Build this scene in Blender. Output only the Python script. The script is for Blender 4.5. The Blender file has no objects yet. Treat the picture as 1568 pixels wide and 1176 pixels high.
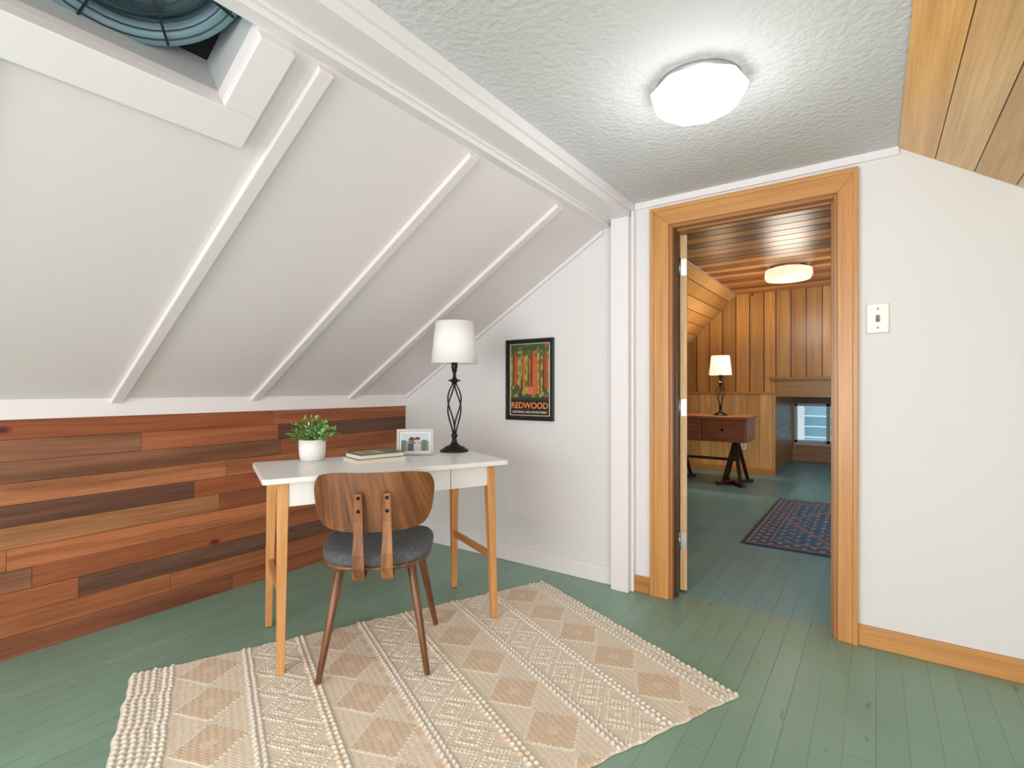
import bpy, bmesh, math, random
import numpy as np
from mathutils import Vector, Matrix
random.seed(11); np.random.seed(7)
S=bpy.context.scene
def lin(c):
    return tuple(((x/255)/12.92 if x/255<=0.04045 else ((x/255+0.055)/1.055)**2.4) for x in c[:3])
def lin4(c): return lin(c)+(1.0,)
# ---------------------------------------------------------------- materials
def newmat(name):
    m=bpy.data.materials.new(name); m.use_nodes=True
    nt=m.node_tree; b=nt.nodes['Principled BSDF']; return m,nt,b
def paint(name,c,rough=.6,bs=0,bd=0.0,metal=0,var=0.0,coat=0,dist=.002):
    m,nt,b=newmat(name)
    b.inputs['Base Color'].default_value=lin4(c); b.inputs['Roughness'].default_value=rough
    b.inputs['Metallic'].default_value=metal; b.inputs['Coat Weight'].default_value=coat
    tc=nt.nodes.new('ShaderNodeTexCoord')
    n=nt.nodes.new('ShaderNodeTexNoise'); n.inputs['Scale'].default_value=bs if bs else 3; n.inputs['Detail'].default_value=5
    nt.links.new(tc.outputs['Object'],n.inputs['Vector'])
    if bd>0:
        bp=nt.nodes.new('ShaderNodeBump'); bp.inputs['Strength'].default_value=bd; bp.inputs['Distance'].default_value=dist
        nt.links.new(n.outputs['Fac'],bp.inputs['Height']); nt.links.new(bp.outputs['Normal'],b.inputs['Normal'])
    if var>0:
        r=nt.nodes.new('ShaderNodeValToRGB'); r.color_ramp.elements[0].position=.3; r.color_ramp.elements[1].position=.7
        l=lin(c); r.color_ramp.elements[0].color=tuple(x*(1-var) for x in l)+(1,); r.color_ramp.elements[1].color=tuple(min(1,x*(1+var)) for x in l)+(1,)
        n2=nt.nodes.new('ShaderNodeTexNoise'); n2.inputs['Scale'].default_value=2.2 if bs<300 else 90; n2.inputs['Detail'].default_value=6
        nt.links.new(tc.outputs['Object'],n2.inputs['Vector'])
        nt.links.new(n2.outputs['Fac'],r.inputs['Fac']); nt.links.new(r.outputs['Color'],b.inputs['Base Color'])
    return m
def wood(name,rough=.4,knots=False,contrast=.3,coat=0.0,gs=(1.3,17)):
    m,nt,b=newmat(name); N=nt.nodes; L=nt.links
    b.inputs['Roughness'].default_value=rough; b.inputs['Coat Weight'].default_value=coat; b.inputs['Coat Roughness'].default_value=.25
    at=N.new('ShaderNodeAttribute'); at.attribute_name='Col'
    uv=N.new('ShaderNodeUVMap'); uv.uv_map='UVMap'
    cur=at.outputs['Color']
    def layer(sx,sy,lo,hi,p0,p1,cur,dist=0):
        mp=N.new('ShaderNodeMapping'); mp.inputs['Scale'].default_value=(sx,sy,1); L.new(uv.outputs['UV'],mp.inputs['Vector'])
        n=N.new('ShaderNodeTexNoise'); n.inputs['Scale'].default_value=1; n.inputs['Detail'].default_value=5; n.inputs['Distortion'].default_value=dist
        L.new(mp.outputs['Vector'],n.inputs['Vector'])
        r=N.new('ShaderNodeValToRGB'); e=r.color_ramp.elements
        e[0].position=p0; e[1].position=p1; e[0].color=(lo,lo*.93,lo*.85,1); e[1].color=(hi,hi,hi,1)
        L.new(n.outputs['Fac'],r.inputs['Fac'])
        mx=N.new('ShaderNodeMixRGB'); mx.blend_type='MULTIPLY'; mx.inputs['Fac'].default_value=1
        L.new(cur,mx.inputs['Color1']); L.new(r.outputs['Color'],mx.inputs['Color2']); return mx.outputs['Color'],n
    cur,n1=layer(gs[0],gs[1],1-contrast,1.0,.32,.62,cur,.6)
    cur,n2=layer(gs[0]*3,gs[1]*7,1-contrast*.5,1.0,.35,.6,cur)
    if knots:
        mp=N.new('ShaderNodeMapping'); mp.inputs['Scale'].default_value=(2.0,4.2,1); L.new(uv.outputs['UV'],mp.inputs['Vector'])
        vo=N.new('ShaderNodeTexVoronoi'); vo.inputs['Scale'].default_value=1.0; L.new(mp.outputs['Vector'],vo.inputs['Vector'])
        r=N.new('ShaderNodeValToRGB'); e=r.color_ramp.elements
        e[0].position=.035; e[0].color=(.22,.10,.05,1); e[1].position=.085; e[1].color=(1,1,1,1)
        e2=e.new(.055); e2.color=(.6,.42,.3,1)
        L.new(vo.outputs['Distance'],r.inputs['Fac'])
        mx=N.new('ShaderNodeMixRGB'); mx.blend_type='MULTIPLY'; mx.inputs['Fac'].default_value=1
        L.new(cur,mx.inputs['Color1']); L.new(r.outputs['Color'],mx.inputs['Color2']); cur=mx.outputs['Color']
    L.new(cur,b.inputs['Base Color'])
    bp=N.new('ShaderNodeBump'); bp.inputs['Strength'].default_value=.12; bp.inputs['Distance'].default_value=.002
    L.new(n2.outputs['Fac'],bp.inputs['Height']); L.new(bp.outputs['Normal'],b.inputs['Normal'])
    return m
def attrmat(name,rough=.9,bs=300,bd=.3,sheen=0):
    m,nt,b=newmat(name)
    at=nt.nodes.new('ShaderNodeAttribute'); at.attribute_name='Col'
    nt.links.new(at.outputs['Color'],b.inputs['Base Color']); b.inputs['Roughness'].default_value=rough
    if bd>0:
        tc=nt.nodes.new('ShaderNodeTexCoord'); n=nt.nodes.new('ShaderNodeTexNoise'); n.inputs['Scale'].default_value=bs
        nt.links.new(tc.outputs['Object'],n.inputs['Vector'])
        bp=nt.nodes.new('ShaderNodeBump'); bp.inputs['Strength'].default_value=bd; bp.inputs['Distance'].default_value=.002
        nt.links.new(n.outputs['Fac'],bp.inputs['Height']); nt.links.new(bp.outputs['Normal'],b.inputs['Normal'])
    return m
def emis(name,c,strength,base=(255,255,255)):
    m,nt,b=newmat(name); b.inputs['Base Color'].default_value=lin4(base); b.inputs['Roughness'].default_value=.25
    b.inputs['Emission Color'].default_value=lin4(c); b.inputs['Emission Strength'].default_value=strength; return m
def opal(name,centre,side,strength):
    m,nt,b=newmat(name); N=nt.nodes; L=nt.links
    b.inputs['Base Color'].default_value=(.10,.10,.10,1); b.inputs['Roughness'].default_value=.2
    tc=N.new('ShaderNodeTexCoord'); ln=N.new('ShaderNodeVectorMath'); ln.operation='LENGTH'
    mp=N.new('ShaderNodeMapping'); mp.inputs['Scale'].default_value=(1,1,0); L.new(tc.outputs['Object'],mp.inputs['Vector']); L.new(mp.outputs['Vector'],ln.inputs[0])
    r=N.new('ShaderNodeValToRGB'); e=r.color_ramp.elements; e[0].position=.03; e[0].color=lin4(centre); e[1].position=.12; e[1].color=lin4(side); L.new(ln.outputs['Value'],r.inputs['Fac'])
    L.new(r.outputs['Color'],b.inputs['Emission Color'])
    g=N.new('ShaderNodeVectorMath'); g.operation='DOT_PRODUCT'; L.new(tc.outputs['Normal'],g.inputs[0]); g.inputs[1].default_value=(.6,.5,-.25)
    ma=N.new('ShaderNodeMath'); ma.operation='MULTIPLY_ADD'; ma.inputs[1].default_value=.12*strength; ma.inputs[2].default_value=strength; L.new(g.outputs['Value'],ma.inputs[0])
    L.new(ma.outputs[0],b.inputs['Emission Strength']); return m
def floormat(name,c,seam=.083):
    m,nt,b=newmat(name); N=nt.nodes; L=nt.links
    tc=N.new('ShaderNodeTexCoord'); sp=N.new('ShaderNodeSeparateXYZ'); L.new(tc.outputs['Object'],sp.inputs['Vector'])
    def math_(op,a,b_=None):
        x=N.new('ShaderNodeMath'); x.operation=op
        if isinstance(a,(int,float)): x.inputs[0].default_value=a
        else: L.new(a,x.inputs[0])
        if b_ is not None:
            if isinstance(b_,(int,float)): x.inputs[1].default_value=b_
            else: L.new(b_,x.inputs[1])
        return x.outputs[0]
    dv=math_('DIVIDE',sp.outputs['X'],seam); fr=math_('FRACT',dv); fl=math_('FLOOR',dv)
    off=math_('FRACT',math_('MULTIPLY',math_('SINE',math_('MULTIPLY',fl,12.9898)),4378.5))
    yy=math_('FRACT',math_('ADD',math_('DIVIDE',sp.outputs['Y'],1.7),off))
    r=N.new('ShaderNodeValToRGB'); e=r.color_ramp.elements; e[0].position=.014; e[0].color=(.55,.55,.55,1); e[1].position=.05; e[1].color=(1,1,1,1); L.new(fr,r.inputs['Fac'])
    r_=N.new('ShaderNodeValToRGB'); e=r_.color_ramp.elements; e[0].position=.001; e[0].color=(.6,.6,.6,1); e[1].position=.003; e[1].color=(1,1,1,1); L.new(yy,r_.inputs['Fac'])
    n=N.new('ShaderNodeTexNoise'); n.inputs['Scale'].default_value=2.0; n.inputs['Detail'].default_value=7; L.new(tc.outputs['Object'],n.inputs['Vector'])
    l=lin(c); r2=N.new('ShaderNodeValToRGB'); e=r2.color_ramp.elements; e[0].position=.3; e[1].position=.7
    e[0].color=tuple(x*.9 for x in l)+(1,); e[1].color=tuple(x*1.08 for x in l)+(1,); L.new(n.outputs['Fac'],r2.inputs['Fac'])
    bt=math_('ADD',math_('MULTIPLY',math_('FRACT',math_('MULTIPLY',off,7.3)),.08),.96)
    sc=N.new('ShaderNodeVectorMath'); sc.operation='SCALE'; L.new(r2.outputs['Color'],sc.inputs[0]); L.new(bt,sc.inputs['Scale'])
    mx=N.new('ShaderNodeMixRGB'); mx.blend_type='MULTIPLY'; mx.inputs['Fac'].default_value=.65
    L.new(sc.outputs[0],mx.inputs['Color1']); L.new(r.outputs['Color'],mx.inputs['Color2'])
    mx2=N.new('ShaderNodeMixRGB'); mx2.blend_type='MULTIPLY'; mx2.inputs['Fac'].default_value=.7
    L.new(mx.outputs['Color'],mx2.inputs['Color1']); L.new(r_.outputs['Color'],mx2.inputs['Color2'])
    # scuffs and small paint chips, stretched along the boards
    mp5=N.new('ShaderNodeMapping'); mp5.inputs['Scale'].default_value=(30,9,1); L.new(tc.outputs['Object'],mp5.inputs['Vector'])
    n5=N.new('ShaderNodeTexNoise'); n5.inputs['Scale'].default_value=1; n5.inputs['Detail'].default_value=8; L.new(mp5.outputs['Vector'],n5.inputs['Vector'])
    r5=N.new('ShaderNodeValToRGB'); e=r5.color_ramp.elements; e[0].position=.29; e[0].color=(.62,.62,.60,1); e[1].position=.335; e[1].color=(1,1,1,1); L.new(n5.outputs['Fac'],r5.inputs['Fac'])
    mx3=N.new('ShaderNodeMixRGB'); mx3.blend_type='MULTIPLY'; mx3.inputs['Fac'].default_value=.8
    L.new(mx2.outputs['Color'],mx3.inputs['Color1']); L.new(r5.outputs['Color'],mx3.inputs['Color2'])
    L.new(mx3.outputs['Color'],b.inputs['Base Color'])
    rr=N.new('ShaderNodeMapRange'); rr.inputs['To Min'].default_value=.28; rr.inputs['To Max'].default_value=.46; L.new(n.outputs['Fac'],rr.inputs['Value']); L.new(rr.outputs['Result'],b.inputs['Roughness'])
    n3=N.new('ShaderNodeTexNoise'); n3.inputs['Scale'].default_value=14; n3.inputs['Detail'].default_value=4; L.new(tc.outputs['Object'],n3.inputs['Vector'])
    ad=math_('ADD',n3.outputs['Fac'],r.outputs['Color'])
    bp=N.new('ShaderNodeBump'); bp.inputs['Strength'].default_value=.25; bp.inputs['Distance'].default_value=.003
    L.new(ad,bp.inputs['Height']); L.new(bp.outputs['Normal'],b.inputs['Normal'])
    return m
M_white=paint('wall_paint',(229,229,231),.6,60,.25)
M_slope=paint('slope_paint',(236,230,233),.55,90,.08)
M_ceil=paint('textured_ceiling_paint',(216,217,220),.75,48,.9,dist=.008)
M_trimw=paint('white_trim_paint',(240,236,240),.35)
M_floor=floormat('green_floor_paint',(132,168,151))
M_floor2=floormat('far_floor_teal',(112,166,176))  # far-room copy of the floor material, coloured more teal
M_red=wood('reclaimed_redwood',.55,True,.42,.0,(1.1,16))
M_pine=wood('knotty_pine',.34,True,.24,.2,(.9,12))
M_pinec=wood('varnished_ceiling_pine',.36,True,.28,.0,(.9,12))
M_case=wood('fir_trim_wood',.32,False,.2,.2,(1.0,22))
M_oak=wood('oak_leg_wood',.4,False,.18,0,(3,40))
M_wal=wood('walnut_wood',.35,False,.6,.12,(3.0,30))
M_mah=wood('mahogany_wood',.35,False,.35,.2,(3,30))
M_lam=paint('white_laminate',(238,238,238),.3)
M_black=paint('black_metal',(34,31,30),.35,metal=.5)
M_dark=paint('dark_void',(14,15,18),.8)
M_steel=paint('steel',(190,190,188),.3,metal=1)
M_plastic=paint('white_plastic',(248,248,246),.3)
M_fabric=paint('charcoal_fabric',(92,95,100),.95,420,.8,var=.3)
M_pot=paint('ceramic',(240,240,240),.25)
M_attr=attrmat('printed_paper',.35,10,0)
M_rug=attrmat('woven_wool',1.0,350,.5)
M_leaf=attrmat('leaf',.5,10,0)
M_bluemetal=paint('grey_blue_metal',(128,158,172),.4,metal=.1)
# ---------------------------------------------------------------- mesh builder
class MB:
    def __init__(s): s.v=[];s.f=[];s.uv=[];s.col=[];s.mi=[];s.sm=[]
    def add(s,vs,fs,axis=(1,0,0),col=(200,200,200),mi=0,smooth=False,off=None):
        a=Vector(axis).normalized(); h=Vector((0,0,1)) if abs(a.z)<.9 else Vector((1,0,0))
        b=a.cross(h).normalized(); c=a.cross(b).normalized()
        if off is None: off=(random.uniform(0,50),random.uniform(0,50))
        base=len(s.v); vs=[Vector(p) for p in vs]; s.v+=vs; lc=lin4(col)
        for f in fs:
            s.f.append([base+i for i in f]); s.mi.append(mi); s.sm.append(smooth)
            for i in f:
                p=vs[i]; s.uv.append((p.dot(a)+off[0],p.dot(b)+p.dot(c)+off[1])); s.col.append(lc)
        return s
    def hexa(s,p,**k):
        return s.add(p,[(0,3,2,1),(4,5,6,7),(0,1,5,4),(1,2,6,5),(2,3,7,6),(3,0,4,7)],**k)
    def box(s,lo,hi,**k):
        x0,y0,z0=lo;x1,y1,z1=hi
        if 'axis' not in k:
            d=[abs(x1-x0),abs(y1-y0),abs(z1-z0)]; i=d.index(max(d)); ax=[0,0,0]; ax[i]=1; k['axis']=ax
        return s.hexa([(x0,y0,z0),(x1,y0,z0),(x1,y1,z0),(x0,y1,z0),(x0,y0,z1),(x1,y0,z1),(x1,y1,z1),(x0,y1,z1)],**k)
    def bar(s,p0,p1,w0,w1=None,d0=None,d1=None,side=(1,0,0),**k):
        p0=Vector(p0);p1=Vector(p1); w1=w1 or w0; d0=d0 or w0; d1=d1 or w1
        a=(p1-p0).normalized(); b=Vector(side); b=(b-a*b.dot(a)).normalized(); c=a.cross(b)
        k.setdefault('axis',a)
        P=[p0-b*w0/2-c*d0/2,p0+b*w0/2-c*d0/2,p0+b*w0/2+c*d0/2,p0-b*w0/2+c*d0/2,
           p1-b*w1/2-c*d1/2,p1+b*w1/2-c*d1/2,p1+b*w1/2+c*d1/2,p1-b*w1/2+c*d1/2]
        return s.hexa(P,**k)
    def sweep(s,pts,r,n=10,**k):
        pts=[Vector(p) for p in pts]; rs=r if isinstance(r,(list,tuple)) else [r]*len(pts)
        vs=[];fs=[];prev=None
        for i,p in enumerate(pts):
            t=(pts[min(i+1,len(pts)-1)]-pts[max(i-1,0)]).normalized()
            if prev is None:
                h=Vector((0,0,1)) if abs(t.z)<.9 else Vector((1,0,0)); b=t.cross(h).normalized()
            else: b=(prev-t*prev.dot(t)).normalized()
            prev=b;c=t.cross(b)
            for j in range(n):
                an=2*math.pi*j/n; vs.append(p+(b*math.cos(an)+c*math.sin(an))*rs[i])
        for i in range(len(pts)-1):
            for j in range(n):
                j2=(j+1)%n; fs.append((i*n+j,i*n+j2,(i+1)*n+j2,(i+1)*n+j))
        fs.append(tuple(range(n))[::-1]); fs.append(tuple((len(pts)-1)*n+j for j in range(n)))
        k.setdefault('axis',(pts[-1]-pts[0]) if (pts[-1]-pts[0]).length>1e-4 else (0,0,1)); k.setdefault('smooth',True)
        return s.add(vs,fs,**k)
    def ribbon(s,pts,w,th,wdir,**k):
        pts=[Vector(p) for p in pts]; wd=Vector(wdir).normalized(); vs=[];fs=[]
        for i,p in enumerate(pts):
            t=(pts[min(i+1,len(pts)-1)]-pts[max(i-1,0)]).normalized(); n=t.cross(wd).normalized()
            ww=w[i] if isinstance(w,(list,tuple)) else w
            vs+=[p-wd*ww/2-n*th/2,p+wd*ww/2-n*th/2,p+wd*ww/2+n*th/2,p-wd*ww/2+n*th/2]
        for i in range(len(pts)-1):
            for j in range(4):
                j2=(j+1)%4; fs.append((i*4+j,i*4+j2,i*4+4+j2,i*4+4+j))
        fs.append((3,2,1,0)); m=(len(pts)-1)*4; fs.append((m,m+1,m+2,m+3))
        return s.add(vs,fs,**k)
    def lathe(s,prof,n=32,c=(0,0,0),M=None,close=False,**k):
        c=Vector(c); vs=[];fs=[]
        for (r,z) in prof:
            for j in range(n):
                an=2*math.pi*j/n; p=Vector((r*math.cos(an),r*math.sin(an),z))
                if M is not None: p=M@p
                vs.append(p+c)
        m=len(prof)
        for i in range(m-1+(1 if close else 0)):
            i2=(i+1)%m
            for j in range(n):
                j2=(j+1)%n; fs.append((i*n+j,i*n+j2,i2*n+j2,i2*n+j))
        if not close:
            if prof[0][0]>1e-5: fs.append(tuple(range(n))[::-1])
            if prof[-1][0]>1e-5: fs.append(tuple((m-1)*n+j for j in range(n)))
        k.setdefault('axis',(0,0,1)); k.setdefault('smooth',True)
        return s.add(vs,fs,**k)
    def build(s,name,mats,parent=None,bevel=0,fixn=True,auto=True,weld=False):
        me=bpy.data.meshes.new(name); me.from_pydata([tuple(p) for p in s.v],[],s.f)
        if not isinstance(mats,(list,tuple)): mats=[mats]
        for m in mats: me.materials.append(m)
        u=me.uv_layers.new(name='UVMap'); u.data.foreach_set('uv',[x for p in s.uv for x in p])
        ca=me.color_attributes.new('Col','FLOAT_COLOR','CORNER'); ca.data.foreach_set('color',[x for p in s.col for x in p])
        me.polygons.foreach_set('material_index',s.mi); me.polygons.foreach_set('use_smooth',s.sm)
        if fixn:
            bm=bmesh.new(); bm.from_mesh(me)
            if weld: bmesh.ops.remove_doubles(bm,verts=bm.verts,dist=1e-5)
            bmesh.ops.recalc_face_normals(bm,faces=bm.faces); bm.to_mesh(me); bm.free()
        ob=bpy.data.objects.new(name,me); S.collection.objects.link(ob)
        if parent: ob.parent=parent
        if bevel:
            b=ob.modifiers.new('bev','BEVEL'); b.width=bevel; b.segments=2; b.limit_method='ANGLE'; b.angle_limit=math.radians(40)
        return ob
def empty(name,loc,rz=0):
    e=bpy.data.objects.new(name,None); e.location=loc; e.rotation_euler=(0,0,rz); e.empty_display_size=.1
    S.collection.objects.link(e); return e
def gridobj(name,P,C,mat,parent=None,smooth=True):
    ny,nx=P.shape[:2]; me=bpy.data.meshes.new(name)
    idx=np.arange(nx*ny).reshape(ny,nx)
    F=np.stack([idx[:-1,:-1],idx[:-1,1:],idx[1:,1:],idx[1:,:-1]],-1).reshape(-1,4)
    me.from_pydata(P.reshape(-1,3).tolist(),[],F.tolist())
    me.materials.append(mat)
    ca=me.color_attributes.new('Col','FLOAT_COLOR','POINT')
    c=C/255.0; c=np.where(c<=.04045,c/12.92,((c+.055)/1.055)**2.4)
    c=np.concatenate([c.reshape(-1,3),np.ones((nx*ny,1))],1); ca.data.foreach_set('color',c.ravel())
    me.polygons.foreach_set('use_smooth',[smooth]*len(me.polygons))
    ob=bpy.data.objects.new(name,me); S.collection.objects.link(ob)
    if parent: ob.parent=parent
    return ob
def planks(name,O,U,V,N,L,W,bw,cols,mat,joint=0,gap=.003,thick=.018,jit=.0):
    O=Vector(O);U=Vector(U).normalized();V=Vector(V).normalized();N=Vector(N).normalized()
    mb=MB(); k=0; v=0
    while v<W-1e-4:
        w=min(bw,W-v); segs=[0,L]
        if joint:
            segs=[0]; x=random.uniform(.2,1)*joint
            while x<L-.25: segs.append(x); x+=random.uniform(.35,1.5)*joint
            segs.append(L)
        for a,b in zip(segs[:-1],segs[1:]):
            c=random.choice(cols); j=random.uniform(.93,1.07); c=tuple(min(255,x*j) for x in c)
            t=random.uniform(0,jit)
            g=gap/2
            p=[O+U*(a+g)+V*(v+g),O+U*(b-g)+V*(v+g),O+U*(b-g)+V*(v+w-g),O+U*(a+g)+V*(v+w-g)]
            mb.hexa([q-N*thick for q in p]+[q+N*t for q in p],axis=U,col=c)
        v+=bw
    p=[O,O+U*L,O+U*L+V*W,O+V*W]
    mb.hexa([q-N*(thick+.02) for q in p]+[q-N*(thick-.012) for q in p],axis=U,col=(60,35,20))
    return mb.build(name,mat,fixn=True)
def simple(name,lo,hi,mat,col=(200,200,200),bevel=0):
    return MB().box(lo,hi,col=col).build(name,mat,bevel=bevel)
# ---------------------------------------------------------------- room shell
XK,ZK,SL=-2.88,1.045,.592
YD,YB=2.67,2.77
nrm=Vector((-SL,0,1)).normalized(); sdir=Vector((1,0,SL)).normalized()
def SP(x,y,t=0): return Vector((x,y,ZK+SL*(x-XK)))+nrm*t
def slab(mb,x0,x1,y0,y1,t0,t1,**k):
    mb.hexa([SP(x0,y0,t0),SP(x1,y0,t0),SP(x1,y1,t0),SP(x0,y1,t0),SP(x0,y0,t1),SP(x1,y0,t1),SP(x1,y1,t1),SP(x0,y1,t1)],**k)
simple('floor',(-2.95,-2.65,-.05),(1.95,YB-.0,0),M_floor)
simple('floor_far_room',(-2.95,YB,-.05),(1.95,9.1,0),M_floor2)
mb=MB(); OL,OR,OT=-.88,-.135,1.96
mb.box((-2.95,YD,0),(OL,YB,2.6)); mb.box((OR,YD,0),(1.95,YB,2.6)); mb.box((OL,YD,OT),(OR,YB,2.6)); mb.build('wall_back',M_white)
mb=MB(); OX0,OX1,OY0,OY1=-1.452,-1.19,-.1,.675
slab(mb,-2.9,OX1,OY1,YD,0,.03); slab(mb,-2.9,OX0,-2.6,OY1,0,.03); slab(mb,OX0,OX1,-2.6,OY0,0,.03)
mb.build('ceiling_slope_left',M_slope)
mb=MB()
for y in (.868,1.515,2.17): slab(mb,XK+.005,-1.262,y-.024,y+.024,-.022,0)
slab(mb,XK+.005,-1.55,.21-.024,.21+.024,-.022,0)
for y in (-.5,-1.2): slab(mb,XK+.005,-1.262,y-.024,y+.024,-.022,0)
slab(mb,XK+.005,-1.262,YD-.02,YD,-.022,0)
mb.build('trim_1',M_slope,bevel=.004)
mb=MB(); slab(mb,-1.545,OX0,-.2,.77,-.03,0); slab(mb,OX0,-1.262,OY1,.77,-.03,0); slab(mb,OX0,-1.262,-.2,OY0,-.03,0)
mb.build('trim_2',M_trimw,bevel=.003)
D=.155; xe=OX0+.46*sdir.x
mb=MB()
slab(mb,OX0-.02,OX0,OY0-.02,OY1+.02,.03,D); slab(mb,OX0,xe,OY1,OY1+.02,.03,D)
slab(mb,OX0,xe,OY0-.02,OY0,.03,D); slab(mb,xe,xe+.02,OY0,OY1,.03,D)
mb.build('trim_3',paint('shaft_paint',(190,194,198),.5))
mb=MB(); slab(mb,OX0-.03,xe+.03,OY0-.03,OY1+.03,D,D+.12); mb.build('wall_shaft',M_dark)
# ventilation fan
fan=empty('ventilation_fan',(0,0,0))
R3=Matrix((sdir,Vector((0,1,0)),nrm)).transposed().to_3x3()
fc=SP(OX0,.425,0)+sdir*.225+nrm*.095
mb=MB(); mb.lathe([(.20,-.0),(.238,-.012),(.243,0),(.243,.05),(.232,.055),(.205,.05)],56,fc,R3,close=True); mb.build('shroud_ring',M_bluemetal,fan)
mb=MB(); mb.lathe([(0,.05),(.21,.05),(.21,.056),(0,.056)],40,fc,R3); mb.build('back_disc',paint('back_plate',(165,190,200),.5),fan)  # plain grey-blue disc added behind the blades
mb=MB()
for k in range(5):
    a=2*math.pi*k/5+.3; vs=[]
    for r,hw in ((.045,.3),(.1,.42),(.15,.42),(.185,.3)):
        for sg in (-1,1):
            an=a+sg*hw; vs.append(R3@Vector((r*math.cos(an),r*math.sin(an),.028+sg*.012))+fc)
    mb.add(vs,[(0,1,3,2),(2,3,5,4),(4,5,7,6)],smooth=True)
ob=mb.build('blades',paint('blade_metal',(88,112,126),.35,metal=.2),fan); sm=ob.modifiers.new('s','SOLIDIFY'); sm.thickness=.003
mb=MB(); mb.lathe([(0,-.0),(.04,0),(.05,.01),(.05,.05),(0,.05)],24,fc,R3)
for rr in (.06,.08,.1,.12,.14,.16,.18,.2,.222):
    mb.sweep([fc+R3@Vector((rr*math.cos(t),rr*math.sin(t),-.012)) for t in np.linspace(0,2*math.pi,41)],.0018,6)
for k in range(8):
    a=math.pi*k/4+.2; d=R3@Vector((math.cos(a),math.sin(a),0)); mb.sweep([fc-nrm*.012+d*.03,fc-nrm*.012+d*.235],.003,6)
mb.build('guard_grille',paint('grille',(60,68,74),.4,metal=.6),fan)
# knee wall left
COLR=[(190,118,76),(174,104,66),(196,126,82),(160,94,60),(182,112,72),(198,130,86),(116,78,62),(184,108,68),(150,102,76),(204,142,96),(140,86,60),(176,100,62),(128,92,74),(166,98,64)]
planks('wall_left',(XK,-2.6,0),(0,1,0),(0,0,1),(1,0,0),YD+2.6,.98,.0893,COLR,M_red,joint=1.35,gap=.0018,jit=.003)
simple('trim_4',(XK-.02,-2.6,.975),(XK+.022,YD,1.06),M_trimw,bevel=.003)
mb=MB(); mb.box((-1.212,-2.6,2.034),(-1.09,YD,2.2)); mb.box((-1.09,-2.6,2.07),(-1.072,YD,2.13)); mb.box((-1.262,-2.6,2.008),(-1.212,YD,2.08)); mb.box((-1.212,-2.6,2.026),(-1.2,YD,2.05))
mb.build('trim_5',M_trimw,bevel=.003)
mb=MB(); mb.box((-1.187,2.605,0),(-1.085,YD,2.034)); mb.box((-1.085,2.64,0),(-1.068,YD,2.07)); mb.build('trim_6',M_trimw,bevel=.004)
simple('ceiling',(-1.1,-2.6,2.11),(.09,YD,2.16),M_ceil)
simple('trim_7',(-1.07,YD-.015,2.075),(.08,YD,2.11),M_trimw,bevel=.003)
# right wooden slope
d=Vector((1,0,-.675)).normalized()
planks('ceiling_slope_right',(.078,-2.6,2.105),(0,1,0),d,(-.675,0,-1),YD+2.6,2.2,.142,[(248,204,142),(242,194,128),(250,208,148),(242,196,134)],M_pine,gap=.004)
simple('wall_right',(1.85,-2.6,0),(1.95,YD,1.1),M_white)
simple('wall_front',(-2.95,-2.7,0),(1.95,-2.6,2.6),M_white)
# baseboards
mb=MB(); mb.box((XK,YD-.014,0),(-1.187,YD,.10)); mb.build('baseboard_back',M_trimw,bevel=.005)
GC=(214,158,96)
mb=MB(); mb.box((-.062,YD-.016,0),(1.85,YD,.088),col=GC); mb.box((-1.068,YD-.016,0),(-.978,YD,.088),col=(194,136,78)); mb.build('baseboard_right',M_case,bevel=.004)
def casing(mb,c):
    y0=YD-.024
    xo0,xi0,xi1,xo1,zi,zo=-.978,OL+.0,OR,-.060,OT,2.055
    def mitre(P,ax): 
        mb.hexa([Vector((x,y0,z)) for x,z in P]+[Vector((x,YD,z)) for x,z in P],axis=ax,col=c)
    mitre([(xo0,0),(xi0,0),(xi0,zi),(xo0,zo)],(0,0,1)); mitre([(xi1,0),(xo1,0),(xo1,zo),(xi1,zi)],(0,0,1)); mitre([(xo0,zo),(xi0,zi),(xi1,zi),(xo1,zo)],(1,0,0))
    w=.02;y1=y0-.008
    def m2(P,ax): mb.hexa([Vector((x,y1,z)) for x,z in P]+[Vector((x,y0,z)) for x,z in P],axis=ax,col=c)
    m2([(xo0,0),(xo0+w,0),(xo0+w,zo-w),(xo0,zo)],(0,0,1)); m2([(xo1-w,0),(xo1,0),(xo1,zo),(xo1-w,zo-w)],(0,0,1)); m2([(xo0,zo),(xo0+w,zo-w),(xo1-w,zo-w),(xo1,zo)],(1,0,0))
mb=MB(); casing(mb,(214,158,96)); mb.build('trim_8',M_case,bevel=.003)
mb=MB(); jc=(180,126,76)
mb.box((OL-.001,YD-.01,0),(OL+.016,YB+.0,OT),col=jc); mb.box((OR-.016,YD-.01,0),(OR+.001,YB,OT),col=jc); mb.box((OL+.016,YD-.01,OT-.016),(OR-.016,YB,OT+.001),col=jc)
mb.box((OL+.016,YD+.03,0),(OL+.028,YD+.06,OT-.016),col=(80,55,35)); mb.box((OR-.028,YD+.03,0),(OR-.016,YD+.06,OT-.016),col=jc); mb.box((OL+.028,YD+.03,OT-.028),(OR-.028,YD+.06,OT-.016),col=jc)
mb.build('trim_9',M_case,bevel=.002)
dr=empty('door_1',(OL+.018,YB+.012,0),math.radians(109))
mb=MB(); mb.box((.004,-.036,.012),(.70,-.0,1.935),axis=(0,0,1),col=(238,202,156)); mb.build('slab',M_oak,dr,bevel=.002)
mb=MB()
for (z0,z1) in ((.15,.62),(.72,1.2),(1.3,1.8)):
    for yy in (-.041,.0):
        mb.box((.09,yy,z0),(.61,yy+.005,z1),axis=(0,0,1),col=(210,156,98))
mb.build('panels',M_case,dr,bevel=.003)
mb=MB()
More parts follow.
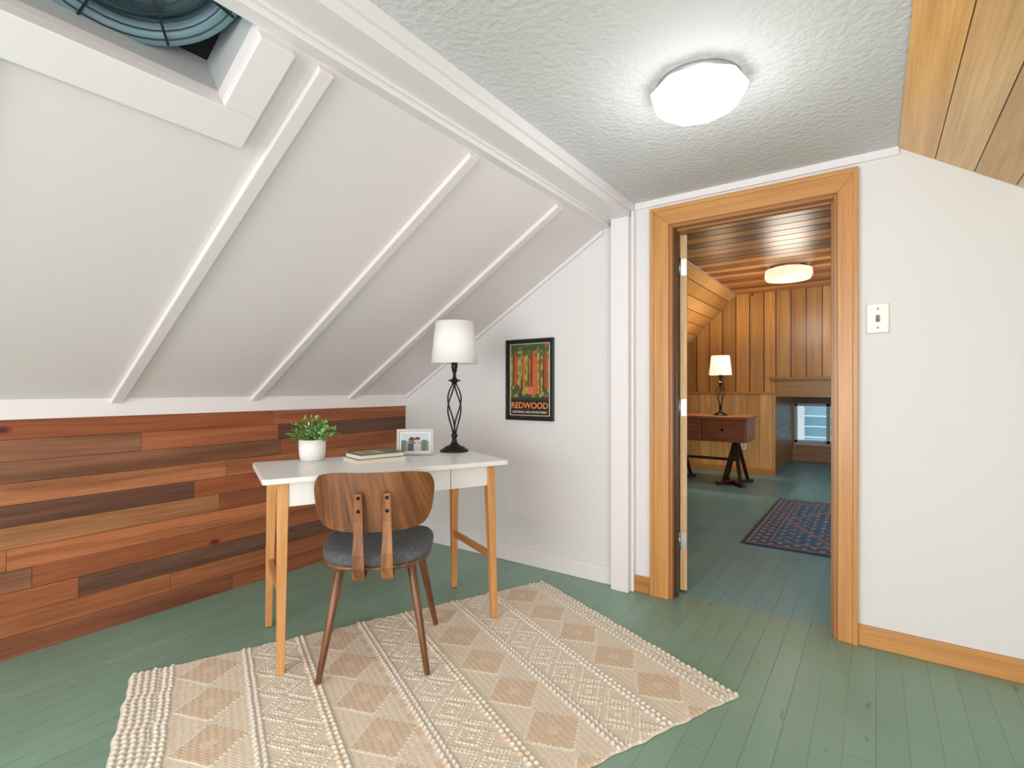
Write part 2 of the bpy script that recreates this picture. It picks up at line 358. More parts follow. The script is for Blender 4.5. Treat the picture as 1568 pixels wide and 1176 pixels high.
for z in (.28,1.0,1.76):
    mb.box((-.0005,-.034,z-.045),(.0035,-.004,z+.045)); mb.sweep([(-.006,.002,z-.047),(-.006,.002,z+.047)],.0065,10)
mb.build('hinges',M_steel,dr)
mb=MB(); mb.lathe([(.0,0),(.026,0),(.026,.006),(.01,.01),(.01,.03),(.026,.042),(.026,.058),(0,.066)],20,(.64,.0,.95),Matrix.Rotation(math.radians(-90),3,'X')); mb.build('knob',M_steel,dr)
mb=MB()
for z in (.28,1.0,1.76): mb.box((OL+.016,YB-.045,z-.045),(OL+.0185,YB-.002,z+.045))
mb.build('trim_10',M_steel)
# light switch
sw=empty('light_switch',(.008,YD,1.40))
MB().box((-.039,-.009,-.062),(.039,0,.062)).build('plate',M_plastic,sw,bevel=.004)
MB().box((-.0395,-.003,-.0625),(.0395,0,.0625)).build('plate_rim',paint('switch_rim_grey',(150,150,148),.6),sw)  # thin grey rim showing round the plate edge
MB().hexa([(-.007,-.011,-.015),(.007,-.011,-.015),(.007,-.007,.015),(-.007,-.007,.015),(-.005,-.022,-.0),(.005,-.022,-.0),(.005,-.018,.012),(-.005,-.018,.012)]).build('toggle',paint('toggle_grey',(140,138,130),.4),sw)
mb=MB(); mb.lathe([(0,0),(.004,0),(.004,.001),(0,.001)],12,(0,-.0095,.04),Matrix.Rotation(math.radians(90),3,'X')); mb.lathe([(0,0),(.004,0),(.004,.001),(0,.001)],12,(0,-.0095,-.04),Matrix.Rotation(math.radians(90),3,'X')); mb.build('screws',M_steel,sw)
# ---------------------------------------------------------------- far room
YF=7.3; ZC=2.357; XS=-1.508
PG=[(214,168,106),(198,150,90),(222,178,116),(186,138,82),(210,160,98)]
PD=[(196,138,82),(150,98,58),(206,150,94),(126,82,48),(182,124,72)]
planks('wall_far_left',(XK,YB,0),(0,0,1),(0,1,0),(1,0,0),1.05,YF-YB,.15,PG,M_pine)
dl=Vector((XS-XK,0,ZC-1.0)); 
planks('ceiling_slope_far_left',(XK,YB,1.0),(0,1,0),dl,(dl.z,0,-dl.x),YF-YB,dl.length,.15,PG,M_pine,gap=.009)
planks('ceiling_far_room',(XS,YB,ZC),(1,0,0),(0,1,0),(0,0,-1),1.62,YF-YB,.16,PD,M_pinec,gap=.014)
mb=MB(); mb.box((XS,YB+.02,2.26),(.11,YB+.12,ZC),col=(150,98,56)); mb.box((XS,3.55,2.31),(.11,3.66,ZC),col=(140,90,50)); mb.build('trim_12',M_case,bevel=.004)
drr=Vector((1.75-.11,0,.95-ZC))
planks('ceiling_slope_far_right',(.11,YB,ZC),(0,1,0),drr,(drr.z,0,-drr.x),YF-YB,drr.length,.16,PG,M_pine)
planks('wall_far_right',(1.75,YB,0),(0,0,1),(0,1,0),(-1,0,0),1.05,YF-YB,.15,PG,M_pine)
AX0,AX1=-1.04,.5
planks('wall_far_gable',(XK,YF,1.05),(0,0,1),(1,0,0),(0,-1,0),1.38,AX0-XK,.17,PG,M_pine,gap=.012)
planks('wall_far_gable_upper',(AX0,YF,1.22),(0,0,1),(1,0,0),(0,-1,0),1.21,1.8-AX0,.17,PG,M_pine,gap=.012)
planks('wall_far_wainscot',(XK,YF-.01,0),(0,0,1),(1,0,0),(0,-1,0),1.04,AX0-XK,.15,[(232,188,130),(226,180,120),(236,194,136)],M_pine)
planks('wall_far_wainscot_right',(AX1,YF-.01,0),(0,0,1),(1,0,0),(0,-1,0),1.04,1.8-AX1,.15,PG,M_pine)
planks('wall_far_panel',(AX0,YF-.005,1.0),(1,0,0),(0,0,1),(0,-1,0),1.8-AX0,.22,.22,[(196,158,100),(186,148,92)],M_pine)
mb=MB(); mb.box((AX0-.06,YF-.07,1.22),(1.7,YF,1.25),col=(176,130,78)); mb.box((XK,YF-.035,1.035),(AX0,YF-.01,1.065),col=(206,148,86)); mb.box((XK,YF-.03,0),(AX0,YF-.01,.07),col=(206,152,92)); mb.build('trim_11',M_case,bevel=.003)
YA=8.95
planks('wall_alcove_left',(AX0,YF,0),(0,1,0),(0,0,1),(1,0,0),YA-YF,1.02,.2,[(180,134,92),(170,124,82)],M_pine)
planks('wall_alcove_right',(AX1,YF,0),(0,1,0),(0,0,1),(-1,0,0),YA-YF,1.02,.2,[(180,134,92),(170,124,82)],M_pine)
simple('ceiling_alcove',(AX0-.05,YF,1.0),(AX1+.05,YA,1.04),paint('alcove_ceiling_dark',(70,64,60),.7))  # alcove ceiling given a dark base colour
wx0,wx1,wz0,wz1=-1.02,-.28,.28,.88
mb=MB(); c=(206,156,112)
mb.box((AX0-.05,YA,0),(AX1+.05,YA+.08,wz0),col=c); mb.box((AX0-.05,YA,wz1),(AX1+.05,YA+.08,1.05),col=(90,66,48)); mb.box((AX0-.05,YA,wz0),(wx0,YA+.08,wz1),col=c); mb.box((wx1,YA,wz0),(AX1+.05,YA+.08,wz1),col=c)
mb.build('wall_alcove_end',M_case)
win=empty('window_1',(0,YA,0)); mb=MB(); t=.04
for a in ((wx0,wz0,wx1,wz0+t),(wx0,wz1-t,wx1,wz1),(wx0,wz0,wx0+t,wz1),(wx1-t,wz0,wx1,wz1),(-.60,wz0,-.55,wz1)):
    mb.box((a[0],.01,a[1]),(a[2],.05,a[3]))
mb.box((wx0-.0,-.04,wz0-.03),(wx1+.03,.05,wz0)); mb.build('sash_frame',paint('window_grey',(235,238,240),.4),win,bevel=.003)
m,nt,b=newmat('window_glass'); b.inputs['Transmission Weight'].default_value=1; b.inputs['Roughness'].default_value=0; b.inputs['IOR'].default_value=1.02
MB().box((wx0+t,.028,wz0+t),(wx1-t,.032,wz1-t)).build('pane',m,win)
mb=MB()
for k in range(14): mb.box((-3.5,11.2-.01*(k%2),-.6+k*.2),(2.5,11.25,-.42+k*.2),col=(128,176,192) if k%3 else (156,200,212))
mb.box((-1.3,11.1,.1),(-1.1,11.2,1.6),col=(235,240,240)); mb.box((-.3,11.1,.1),(.0,11.2,1.6),col=(70,100,110))
mb.build('wall_neighbouring_house',attrmat('siding',.7,10,0))
# ---------------------------------------------------------------- desk
DC=(-1.887,1.608); DR=math.atan2(.9125,.409)
desk=empty('writing_desk',(DC[0],DC[1],.004),DR)
def rrect(hx,hy,r,n=6):
    P=[]
    for cx,cy,a0 in ((hx-r,hy-r,0),(-hx+r,hy-r,90),(-hx+r,-hy+r,180),(hx-r,-hy+r,270)):
        for k in range(n+1):
            a=math.radians(a0+90*k/n); P.append((cx+r*math.cos(a),cy+r*math.sin(a)))
    return P
def prism(mb,P,z0,z1,**k):
    n=len(P); vs=[(x,y,z0) for x,y in P]+[(x,y,z1) for x,y in P]
    fs=[tuple(range(n))[::-1],tuple(range(n,2*n))]+[(i,(i+1)%n,n+(i+1)%n,n+i) for i in range(n)]
    return mb.add(vs,fs,**k)
mb=MB(); prism(mb,rrect(.532,.268,.02),.735,.757); mb.build('top',M_lam,desk,bevel=.004)
mb=MB(); mb.box((-.44,-.205,.635),(.44,.225,.735)); mb.build('drawer_case',M_lam,desk,bevel=.002)
mb=MB(); 
for a,b in ((-.438,-.252),(-.248,.248),(.252,.438)): mb.box((a,-.222,.637),(b,-.205,.731))
mb.build('drawer_fronts',M_lam,desk,bevel=.003)
mb=MB(); oc=(222,166,106)
for sx in (-1,1):
    for sy in (-1,1):
        mb.bar((sx*.455,sy*.205,.735),(sx*.467,sy*.233,0),.042,.028,.042,.028,col=oc)
    mb.bar((sx*.462,-.221,.30),(sx*.462,.221,.30),.02,.02,.032,.032,side=(1,0,0),col=(206,148,88))
mb.build('legs',M_oak,desk,bevel=.003)
# ---------------------------------------------------------------- chair
ch=empty('dining_chair',(-1.69,1.42,.008),math.radians(44.5))
def seat_outline(n=64):
    P=[]
    for k in range(n):
        a=2*math.pi*k/n; c,s_=math.cos(a),math.sin(a)
        e=2/3.2; x=math.copysign(abs(c)**e,c); y=math.copysign(abs(s_)**e,s_)
        P.append((x*(.222+.018*y), y*.215))
    return P
O=seat_outline(); n=len(O)
def pad(mb,prof,**k):
    vs=[];fs=[]
    for (sc,z) in prof:
        for (x,y) in O: vs.append((x*sc,y*sc+.01,z-.012*(1-abs(x)/.24)*sc+ .02*max(0,y)*sc))
    m=len(prof)
    for i in range(m-1):
        for j in range(n): fs.append((i*n+j,i*n+(j+1)%n,(i+1)*n+(j+1)%n,(i+1)*n+j))
    fs.append(tuple(range(n))[::-1]); fs.append(tuple((m-1)*n+j for j in range(n)))
    mb.add(vs,fs,smooth=True,**k)
mb=MB(); pad(mb,[(.3,.425),(.93,.425),(.985,.43),(1.0,.442),(.99,.455),(.95,.466),(.85,.472),(.6,.474),(.3,.472),(.1,.472)]); mb.build('seat_cushion',M_fabric,ch)
mb=MB(); pad(mb,[(.3,.408),(.93,.408),(.975,.412),(.98,.42),(.96,.428),(.3,.428)],col=(140,92,58),axis=(0,1,0)); mb.build('seat_shell',M_wal,ch)
NX,NY=48,28
mb=MB(); vs=[];fs=[]
def backpt(a,b,off):
    x=a*math.sqrt(1-.24*abs(b)**3.2); z=b*math.sqrt(1-.30*abs(a)**4)
    hw=.224+.014*z
    X=x*hw; Z=.668+.117*z-.007*(1-x*x)*max(z,0)
    Yv=-.222+.075*(X/.23)**2-.10*(Z-.668)
    return (X,Yv+off,Z)
for off in (0,.011):
    for j in range(NY+1):
        for i in range(NX+1): vs.append(backpt(-1+2*i/NX,-1+2*j/NY,off))
K=(NX+1)*(NY+1); W_=NX+1
for j in range(NY):
    for i in range(NX):
        q=(j*W_+i,j*W_+i+1,(j+1)*W_+i+1,(j+1)*W_+i); fs.append(q); fs.append(tuple(K+t for t in q[::-1]))
rim=[i for i in range(NX+1)]+[j*W_+NX for j in range(1,NY+1)]+[NY*W_+i for i in range(NX-1,-1,-1)]+[j*W_ for j in range(NY-1,0,-1)]
for a,b in zip(rim,rim[1:]+rim[:1]): fs.append((a,b,K+b,K+a))
mb.add(vs,fs,axis=(0,.1,1),col=(144,92,54),smooth=True); ob=mb.build('backrest',M_wal,ch)
mod=ob.modifiers.new('es','EDGE_SPLIT'); mod.split_angle=math.radians(50)
mb=MB()
for sx in (-1,1):
    x=sx*.052
    pts=[(x,-.246,.705),(x,-.242,.66),(x,-.238,.60),(x,-.240,.54),(x,-.246,.48),(x,-.246,.43),(x,-.232,.392),(x,-.20,.374),(x,-.14,.372),(x,-.02,.385),(x,.14,.395)]
    w=[.026,.03,.033,.036,.042,.044,.044,.042,.04,.04,.034]
    mb.ribbon(pts,w,.013,(1,0,0),col=(170,112,68),axis=(0,0,1))
mb.box((-.15,-.15,.388),(.15,-.09,.41),col=(110,68,42)); mb.box((-.17,.09,.392),(.17,.15,.412),col=(110,68,42))
for sx in (-1,1):
    mb.sweep([(sx*.135,-.115,.405),(sx*.20,-.215,0)],[.019,.011],14,col=(134,86,52)); mb.sweep([(sx*.16,.115,.405),(sx*.236,.205,0)],[.019,.011],14,col=(134,86,52))
mb.build('legs_and_supports',M_wal,ch,bevel=.002)
mb=MB()
for sx in (-1,1):
    for z in (.69,.64): mb.lathe([(0,0),(.007,0),(.006,.003),(0,.004)],14,(sx*.052,-.253+(.69-z)*.08,z),Matrix.Rotation(math.radians(90),3,'X'))
mb.build('bolts',M_black,ch)
# ---------------------------------------------------------------- lamps
def lamp(loc,on,scale=1.0):
    e=empty('table_lamp',loc); e.scale=(scale,)*3
    mb=MB(); mb.lathe([(0,0),(.077,0),(.078,.006),(.072,.012),(.06,.016),(.055,.024),(.04,.03),(.024,.038),(.014,.055),(.012,.075),(.018,.082),(.018,.09),(.008,.1),(.006,.11)],40)
    mb.lathe([(.004,.36),(.01,.366),(.016,.374),(.02,.38),(.034,.384),(.034,.389),(.018,.392),(.01,.40),(.009,.43),(.014,.436),(.014,.45),(.017,.455),(.017,.5),(.008,.5),(.0,.5)],30)
    for k in range(4):
        pts=[];rs=[]
        for i in range(25):
            t=i/24; r=.008+.038*math.sin(math.pi*t**1.35)**1.1; a=k*math.pi/2+.5+t*math.pi*.55; pts.append((r*math.cos(a),r*math.sin(a),.095+t*.275)); rs.append(.0042)
        mb.sweep(pts,rs,8)
    mb.build('wrought_base',M_black,e)
    mb=MB(); n=48
    P=[(.127,.478),(.102,.705),(.1005,.705),(.1255,.478)]
    mb.lathe(P,n,close=True)
    m,nt,b=newmat('lampshade_fabric'); b.inputs['Base Color'].default_value=lin4((252,251,250)); b.inputs['Roughness'].default_value=.9
    if on:
        b.inputs['Emission Color'].default_value=lin4((255,236,206)); b.inputs['Emission Strength'].default_value=.9
    mb.build('shade',m,e)
    mb=MB(); mb.lathe([(0,.5),(.012,.505),(.028,.545),(.026,.57),(.012,.585),(0,.588)],20); mb.build('bulb',emis('bulb_on',(255,225,170),3) if on else M_pot,e)
    mb=MB()
    for k in range(3):
        a=k*2*math.pi/3; mb.sweep([(0,0,.69),(.101*math.cos(a),.101*math.sin(a),.69)],.0018,6)
    mb.sweep([(0,0,.58),(0,0,.715)],.003,8); mb.build('spider',M_steel,e)
    if on:
        l=bpy.data.lights.new('lamp_glow','POINT'); l.energy=20; l.color=(1,.74,.44); l.shadow_soft_size=.03
        lo=bpy.data.objects.new('glow',l); S.collection.objects.link(lo); lo.parent=e; lo.location=(0,0,.66)
    return e
lamp((-1.872,2.092,.761),False)
# ---------------------------------------------------------------- desk objects
pp=empty('potted_plant',(-2.19,1.437,.761))
mb=MB(); mb.lathe([(0,0),(.047,0),(.054,.006),(.059,.03),(.061,.06),(.061,.1),(.057,.1),(.056,.085),(0,.085)],40); mb.build('pot',M_pot,pp)
MB().lathe([(0,.083),(.055,.083),(.055,.088),(0,.09)],24).build('soil',paint('soil',(60,42,30),.9),pp)
mb=MB(); G=[(96,150,70),(130,180,90),(76,128,58),(150,195,110),(110,165,80)]
for k in range(230):
    th=random.uniform(0,2*math.pi); ph=random.uniform(0,1)**.6*1.6; rr=random.uniform(.04,.110)*(1+.22*math.sin(3*th+1)*math.sin(ph*3))
    p=Vector((rr*math.sin(ph)*math.cos(th)*1.0,rr*math.sin(ph)*math.sin(th)*1.0,.100+rr*.92*math.cos(ph)*1.0))
    o=(p-Vector((0,0,.09))).normalized(); dd=(o+Vector((random.uniform(-.7,.7),random.uniform(-.7,.7),random.uniform(-.5,.4)))).normalized()
    sd=dd.cross(Vector((random.random(),random.random(),1))).normalized(); up=sd.cross(dd); L_=random.uniform(.018,.028); w=L_*.42
    c=random.choice(G)
    if random.random()<.05: c=(240,225,225)
    mb.add([p,p+dd*L_*.4+sd*w+up*.002,p+dd*L_,p+dd*L_*.4-sd*w+up*.002,p+dd*L_*.45-up*.002],[(0,1,4),(1,2,4),(2,3,4),(3,0,4)],col=c)
    if k%5==0: mb.sweep([(p.x*.15,p.y*.15,.085),tuple(p*.6+Vector((0,0,.04))),tuple(p)],.0011,4,col=(90,130,60))
mb.build('foliage',M_leaf,pp,fixn=False)
bk=empty('book_stack',(-1.93,1.60,.761),DR+.12)
def book(mb,x0,x1,y0,y1,z0,h,cc,ang=0):
    R_=Matrix.Rotation(ang,4,'Z'); 
    def B(lo,hi,c):
        i=len(mb.v); mb.box(lo,hi,col=c,mi=0)
        for q in range(i,len(mb.v)): mb.v[q]=R_@mb.v[q]
    B((x0,y0,z0),(x1,y1,z0+.0025),cc); B((x0,y0,z0+h-.0025),(x1,y1,z0+h),cc); B((x0+.004,y0+.004,z0+.0025),(x1-.004,y1,z0+h-.0025),(238,232,218)); B((x0,y1-.002,z0+.0025),(x1,y1+.001,z0+h-.0025),cc)
mb=MB(); book(mb,-.125,.12,-.085,.085,0,.02,(226,220,206)); book(mb,-.115,.11,-.08,.08,.0201,.022,(70,92,70),.08)
mb.box((-.09,-.055,.0422),(.03,.05,.0426),col=(190,176,110)); mb.box((.04,-.04,.0422),(.085,.04,.0426),col=(60,84,66)); mb.box((-.07,-.03,.0427),(-.01,.03,.043),col=(96,122,84)); mb.build('books',M_attr,bk)
pf=empty('picture_frame',(-1.915,1.84,.760),math.radians(43))
tl=Matrix.Rotation(math.radians(-12),4,'X')
def fr(mb,lo,hi,c,mi=0):
    i=len(mb.v); mb.box(lo,hi,col=c,mi=mi)
    for q in range(i,len(mb.v)): mb.v[q]=tl@mb.v[q]
mb=MB(); w,h,b_=.185,.137,.013
fr(mb,(-w/2,-.006,0.004),(w/2,.008,b_),(190,192,195)); fr(mb,(-w/2,-.006,h-b_),(w/2,.008,h),(190,192,195)); fr(mb,(-w/2,-.006,b_),(-w/2+b_,.008,h-b_),(190,192,195)); fr(mb,(w/2-b_,-.006,b_),(w/2,.008,h-b_),(190,192,195))
fr(mb,(-w/2+b_,.0,b_),(w/2-b_,.006,h-b_),(224,224,224)); mb.bar((0,.03,.1),(0,.075,.0),.03,.03,.003,.003,side=(1,0,0),col=(60,60,60)); mb.build('frame',M_attr,pf,bevel=.001)
ny,nx=60,84; V,U=np.mgrid[0:1:ny*1j,0:1:nx*1j]
Cc=np.zeros((ny,nx,3)); Cc[:]=(190,202,212); Cc[V<.55]=(130,142,130); Cc[(V<.62)&(np.sin(U*17)>.1)]=(90,108,102)
for cx,hc,bc in ((.38,(120,84,66),(60,62,78)),(.58,(206,168,150),(180,180,188))):
    Cc[(np.abs(U-cx)<.13)&(V<.42)]=bc; Cc[((U-cx)**2*1.9+(V-.58)**2)<.025]=hc; Cc[(((U-cx)**2*1.9+(V-.64)**2)<.022)&(V>.64)]=(60,44,36)
P=np.zeros((ny,nx,3)); 
X=(U-.5)*(w-.045); Zz=.024+V*(h-.046)
for j in range(ny):
    for i in range(nx):
        p=tl@Vector((X[j,i],-.0008,Zz[j,i])); P[j,i]=p
gridobj('photo_print',P,Cc,M_attr,pf)
# ---------------------------------------------------------------- poster
X0,X1,Z0,Z1=-1.933,-1.582,.905,1.412
po=empty('framed_poster',((X0+X1)/2,YD,(Z0+Z1)/2)); hw,hh=(X1-X0)/2,(Z1-Z0)/2; b_=.017
mb=MB()
mb.box((-hw,-.022,-hh),(hw,0,-hh+b_)); mb.box((-hw,-.022,hh-b_),(hw,0,hh)); mb.box((-hw,-.022,-hh+b_),(-hw+b_,0,hh-b_)); mb.box((hw-b_,-.022,-hh+b_),(hw,0,hh-b_)); mb.build('frame',paint('black_frame',(22,22,24),.35),po,bevel=.002)
nx,ny=150,220; V,U=np.mgrid[0:1:ny*1j,0:1:nx*1j]
C=np.zeros((ny,nx,3)); C[:]=(30,46,34)
inn=(U>.055)&(U<.945)&(V>.235)&(V<.965)
C[(U>.04)&(U<.96)&(V>.03)&(V<.975)]=(206,200,170)
C[(U>.055)&(U<.945)&(V>.04)&(V<.965)]=(34,30,30)
nz=np.sin(U*31+V*9)+np.sin(V*37-U*13)+np.sin(U*70)*.5
C[inn]=(186,160,84)
C[inn&(nz>.35)]=(128,138,66)
C[inn&(nz<-.9)]=(92,112,56)
for cx,wd,c1,c2 in ((.16,.062,(184,90,48),(104,46,32)),(.36,.04,(204,118,62),(132,60,38)),(.60,.088,(208,108,58),(132,56,36)),(.86,.058,(180,86,48),(98,46,30)),(.48,.018,(110,84,46),(84,58,36)),(.745,.016,(150,78,44),(98,58,36))):
    wv=wd*(1+.35*np.exp(-(V-.3)*7))*.9
    mk=inn&(np.abs(U-cx)<wv); C[mk]=c1
    C[mk&((U-cx)<-wv*.35)]=c2
    C[mk&(np.sin((U-cx)*190+np.sin(V*30))>.8)]=c2
C[inn&(V>.80)&(nz>.1)]=(78,104,52); C[inn&(V>.88)&(nz>-.9)]=(62,86,46)
hill=.36+.07*np.sin(U*7+.6)+.02*np.sin(U*40)
C[inn&(V<hill)]=(56,86,52); C[inn&(V<hill)&(nz>.9)]=(146,152,72); C[inn&(V<hill-.05)&(nz<-.8)]=(170,78,50)
C[inn&(((U-.52)**2+((V-.36)*1.4)**2)<.006)]=(204,112,70)
C[inn&(V<.27)]=(44,60,42)
C[inn&((np.abs(U-.28-.2*(V-.235)))<.02)&(V<.5)]=(70,48,34)
P=np.stack([(U-.5)*2*(hw-b_+.002),np.full_like(U,-.010),(V-.5)*2*(hh-b_+.002)],-1)
gridobj('print',P,C,M_attr,po)
def text(t,size,loc,col,parent):
    cu=bpy.data.curves.new('t','FONT'); cu.body=t; cu.size=size; cu.align_x='CENTER'; cu.extrude=.0004; cu.offset=size*.018
    o=bpy.data.objects.new('t',cu); S.collection.objects.link(o)
    bpy.context.view_layer.update(); dg=bpy.context.evaluated_depsgraph_get()
    me=bpy.data.meshes.new_from_object(o.evaluated_get(dg)); bpy.data.objects.remove(o)
    o=bpy.data.objects.new('lettering',me); me.materials.clear(); me.materials.append(paint('ink',col,.5)); S.collection.objects.link(o)
    o.parent=parent; o.location=loc; o.rotation_euler=(math.radians(90),0,0); return o
text('REDWOOD',.052,(0,-.0115,-.178),(232,140,70),po)
text('NATIONAL AND STATE PARKS',.0185,(0,-.0115,-.208),(225,215,190),po)
# ---------------------------------------------------------------- front rug
RT=Vector((-1.55,2.48,0)); u=Vector((.409,.9125,0)).normalized(); wv_=Vector((.9125,-.409,0)).normalized()
LEN,WID=1.895,1.265
nx,ny=640,430
Tt,Ss=np.mgrid[0:WID:ny*1j,0:LEN:nx*1j]
A=lambda r,g,b: np.array((float(r),float(g),float(b)))
C=np.zeros((ny,nx,3)); C[:]=A(238,228,213); H=np.full((ny,nx),.005)
s_=Ss; per=.475; off_=.21; ph_=((s_-off_+per/2)%per)-per/2
ad=np.abs(ph_)
weave=np.sin(Tt*2*math.pi/.014)*np.sin(s_*2*math.pi/.013)
H+=.0009*weave
tz=ad<.115
q=np.floor(ad/.0115)*.0115
dia=(np.abs(((Tt/.24)%1)-.5)*2+q/.115)
hatch=(np.sin(s_*2*math.pi/.023)>.1)
C[tz]=A(236,225,208)
C[tz&hatch]=A(230,215,196)
m_=tz&(dia<.88); C[m_]=A(226,206,183); C[m_&hatch]=A(218,194,168); H[m_]+=.0015
m_=tz&(dia<.20); C[m_]=A(230,213,193)
m_=tz&(np.abs(dia-.90)<.05); C[m_]=A(241,232,218)
ez=ad>.155; ae=per/2-ad
die=(np.abs(((Tt/.15)%1)-.5)*2+ae/.0825)
C[ez]=A(233,222,205)
dots=(np.sin(Tt*2*math.pi/.019)*np.sin(s_*2*math.pi/.019)>.1)
mk=ez&dots&((np.abs(die-.62)<.16)|(np.abs(die-1.2)<.16)|(die<.2)); C[mk]=A(244,237,226); H[mk]+=.004
rz=(ad>=.115)&(ad<=.155)
rp=(ad-.115)/.02; fr_=(rp%1)
br=np.clip(np.sin(math.pi*fr_)*(.6+.4*np.sin(Tt*2*math.pi/.024+np.floor(rp)*2.1+fr_*2)),0,1)
H[rz]+=.009*br[rz]
C[rz]=(A(245,238,226)*(.86+.14*br[...,None]))[rz]
pk=(((s_>.81)&(s_<.84))|((s_>1.04)&(s_<1.07))|((s_>1.29)&(s_<1.32)))&(((Tt/.085)%1)<.5); C[pk]=A(224,204,181)
endz=(s_>LEN-.10)|(s_<.03); bre=np.abs(np.sin(s_*math.pi/.022))*(.6+.4*np.sin(Tt*2*math.pi/.026+np.floor(s_/.022)*2))
C[endz]=(A(243,235,222)*(.86+.14*bre[...,None]))[endz]; H[endz]=(.005+.009*bre)[endz]
C*= (1+.03*np.random.randn(ny,nx,1)); C=np.clip(C,0,252)
edge=np.minimum(np.minimum(s_,LEN-s_),np.minimum(Tt,WID-Tt)); H=np.where(edge<.004,.001,H)
wob=.0025*np.sin(s_*30)+.002*np.sin(s_*71); wob2=.0025*np.sin(Tt*33)+.002*np.sin(Tt*63)
SS=s_+wob2*(np.abs(s_-LEN/2)/(LEN/2))**3; TT=Tt+wob*(np.abs(Tt-WID/2)/(WID/2))**3
P=np.stack([-SS+LEN/2,-(TT-WID/2),H],-1)
rc=RT-u*LEN/2+wv_*WID/2
rug=gridobj('area_rug',P[:, ::-1],C[:, ::-1],M_rug); rug.location=(rc.x,rc.y,.001); rug.rotation_euler=(0,0,math.atan2(u.y,u.x))
# ---------------------------------------------------------------- far rug
nx,ny=200,300; V,U=np.mgrid[0:1:ny*1j,0:1:nx*1j]; LX,LY=1.2,1.81
x=U*LX;y=V*LY; e=np.minimum(np.minimum(x,LX-x),np.minimum(y,LY-y))
C=np.zeros((ny,nx,3)); C[:]=(72,108,148)
f1=np.sin(x*52)*np.sin(y*52)+.6*np.sin(x*105+y*40)*np.sin(y*90-x*25)
C[f1>.85]=(140,104,104); C[f1<-.7]=(160,168,168); C[(np.abs(f1)<.07)]=(50,74,112)
md=np.abs((x-.6)/.42)+np.abs((y-.9)/.75); C[np.abs(md-1)<.035]=(156,120,112); C[(md<.35)&(f1>.3)]=(120,84,90)
bd=(e<.17)&(e>.03); C[bd]=(76,96,132); f2=np.sin(x*60)*np.sin(y*60); C[bd&(f2>.5)]=(170,160,150); C[bd&(f2<-.7)]=(126,86,88)
C[(e<.03)]=(60,76,108); C[(np.abs(e-.17)<.007)|(np.abs(e-.04)<.006)]=(150,138,132)
P=np.stack([x-LX/2,y-LY/2,np.where(e<.006,.0,.008)],-1)
r2=gridobj('area_rug',P,C,M_rug); r2.location=(-.787+LX/2,3.92+LY/2,.001)
# ---------------------------------------------------------------- far cabinet table
st=empty('sewing_table',(-1.64,6.35,0)); mc=(172,106,74)
mb=MB(); mb.box((-.52,-.24,.50),(.48,.24,.76),col=mc); mb.box((-.54,-.26,.76),(.50,.26,.79),col=(182,116,82)); mb.box((-.50,-.252,.53),(-.02,-.24,.74),col=(164,98,68)); mb.box((.0,-.252,.53),(.46,-.24,.74),col=(164,98,68)); mb.build('case',M_mah,st,bevel=.008)
mb=MB()
for cx in (-.34,.32):
    for sy in (-1,1):
        mb.bar((cx,sy*.05,.5),(cx+.09,sy*.20,.03),.05,.035,.03,.025,col=(64,36,26)); mb.bar((cx,sy*.05,.5),(cx-.12,sy*.10,.03),.045,.03,.03,.025,col=(64,36,26))
    mb.bar((cx-.16,.20,.02),(cx+.13,-.23,.02),.05,.05,.035,.035,col=(70,36,28)); mb.bar((cx-.16,-.2,.02),(cx+.13,.23,.02),.05,.05,.035,.035,col=(70,36,28))
mb.bar((-.34,0,.28),(.32,0,.28),.04,.04,.03,.03,col=(70,36,28),side=(0,1,0)); mb.build('trestle_legs',M_mah,st,bevel=.004)
MB().lathe([(0,0),(.014,0),(.016,.012),(0,.018)],16,(.23,-.252,.64),Matrix.Rotation(math.radians(90),3,'X')).build('knob',M_black,st)
lamp((-1.50,6.38,.7905),True)
ot=empty('wall_outlet',(-1.42,YF-.012,.36)); MB().box((-.036,-.006,-.058),(.036,0,.058)).build('plate',M_plastic,ot,bevel=.002)
mb=MB()
for z in (-.022,.022): mb.box((-.014,-.009,z-.013),(.014,-.006,z+.013))
mb.build('sockets',paint('socket_grey',(200,198,190),.4),ot)
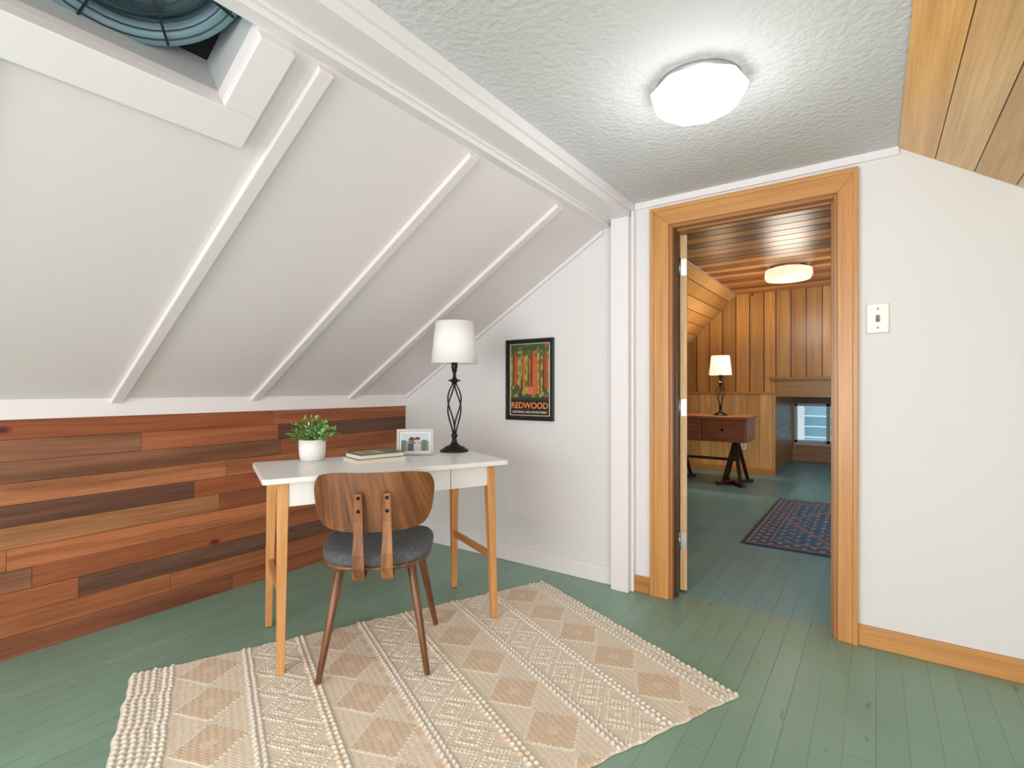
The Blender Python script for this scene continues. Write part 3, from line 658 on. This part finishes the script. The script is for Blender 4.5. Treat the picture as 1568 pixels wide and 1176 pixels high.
# ---------------------------------------------------------------- ceiling lights
cl=empty('ceiling_light',(-.480,1.738,2.11),math.radians(10))
mb=MB(); mb.lathe([(0,0),(.134,0),(.134,-.012),(.12,-.02),(0,-.02)],40); mb.build('base_ring',paint('fixture_grey',(170,170,172),.4,metal=.3),cl)
mb=MB(); mb.lathe([(.134,-.010),(.155,-.026),(.150,-.050),(.120,-.078),(.072,-.094),(.0001,-.098)],9,smooth=False); mb.build('faceted_glass_shade',opal('opal_glass',(255,236,218),(255,253,250),.95),cl)
c2=empty('ceiling_light',(-.73,5.92,ZC-.002))
MB().lathe([(0,0),(.17,0),(.17,-.02),(0,-.02)],40).build('base_ring',M_steel,c2)
mb=MB(); mb.lathe([(.17,-.018),(.215,-.03),(.222,-.09),(.205,-.13),(.1,-.14),(.0001,-.142)],16,smooth=False); mb.build('glass_shade',opal('warm_opal_glass',(255,250,240),(255,230,198),1.15),c2)
# ---------------------------------------------------------------- lights
def area(name,loc,tgt,sx,sy,e,col=(1,1,1)):
    l=bpy.data.lights.new(name,'AREA'); l.shape='RECTANGLE'; l.size=sx; l.size_y=sy; l.energy=e; l.color=col
    o=bpy.data.objects.new(name,l); S.collection.objects.link(o); o.location=loc
    o.rotation_euler=(Vector(tgt)-Vector(loc)).to_track_quat('-Z','Y').to_euler(); return o
def point(name,loc,e,col,r=.1):
    l=bpy.data.lights.new(name,'POINT'); l.energy=e; l.color=col; l.shadow_soft_size=r
    o=bpy.data.objects.new(name,l); S.collection.objects.link(o); o.location=loc
area('fill_area_rear',(-.9,-2.4,1.1),(-1.3,2,1.1),2.9,1.7,88,(1,.985,.98))  # added fill light behind the camera, no window modelled there
area('fill_area_right',(1.75,-.5,.7),(-1.8,1.2,1.15),2.8,1.0,64,(1,.985,.985))  # added fill light by the solid right wall, brightens slope and planks
point('ceiling_bulb',(-.480,1.738,1.84),5,(1,.97,.93),.12)
point('far_ceiling_bulb',(-.73,5.92,1.95),15,(1,.9,.76),.2)
area('fill_area_far_room',(1.5,5.0,.9),(-1.5,5.4,.6),1.8,1.0,30,(.92,.97,1))  # added cool fill at the far room's right side, not its window
W=bpy.data.worlds.new('World'); S.world=W; W.use_nodes=True
W.node_tree.nodes['Background'].inputs[0].default_value=(.82,.92,1,1); W.node_tree.nodes['Background'].inputs[1].default_value=1.3
# ---------------------------------------------------------------- camera
cam=bpy.data.cameras.new('camera'); co=bpy.data.objects.new('camera',cam); S.collection.objects.link(co)
cam.sensor_width=36; cam.lens=17.98; cam.shift_y=.005; cam.clip_start=.02
co.location=(0,0,1.1); co.rotation_euler=(math.radians(90),0,math.radians(35.4)); S.camera=co
S.view_settings.view_transform='Standard'
S.view_settings.exposure=0.1
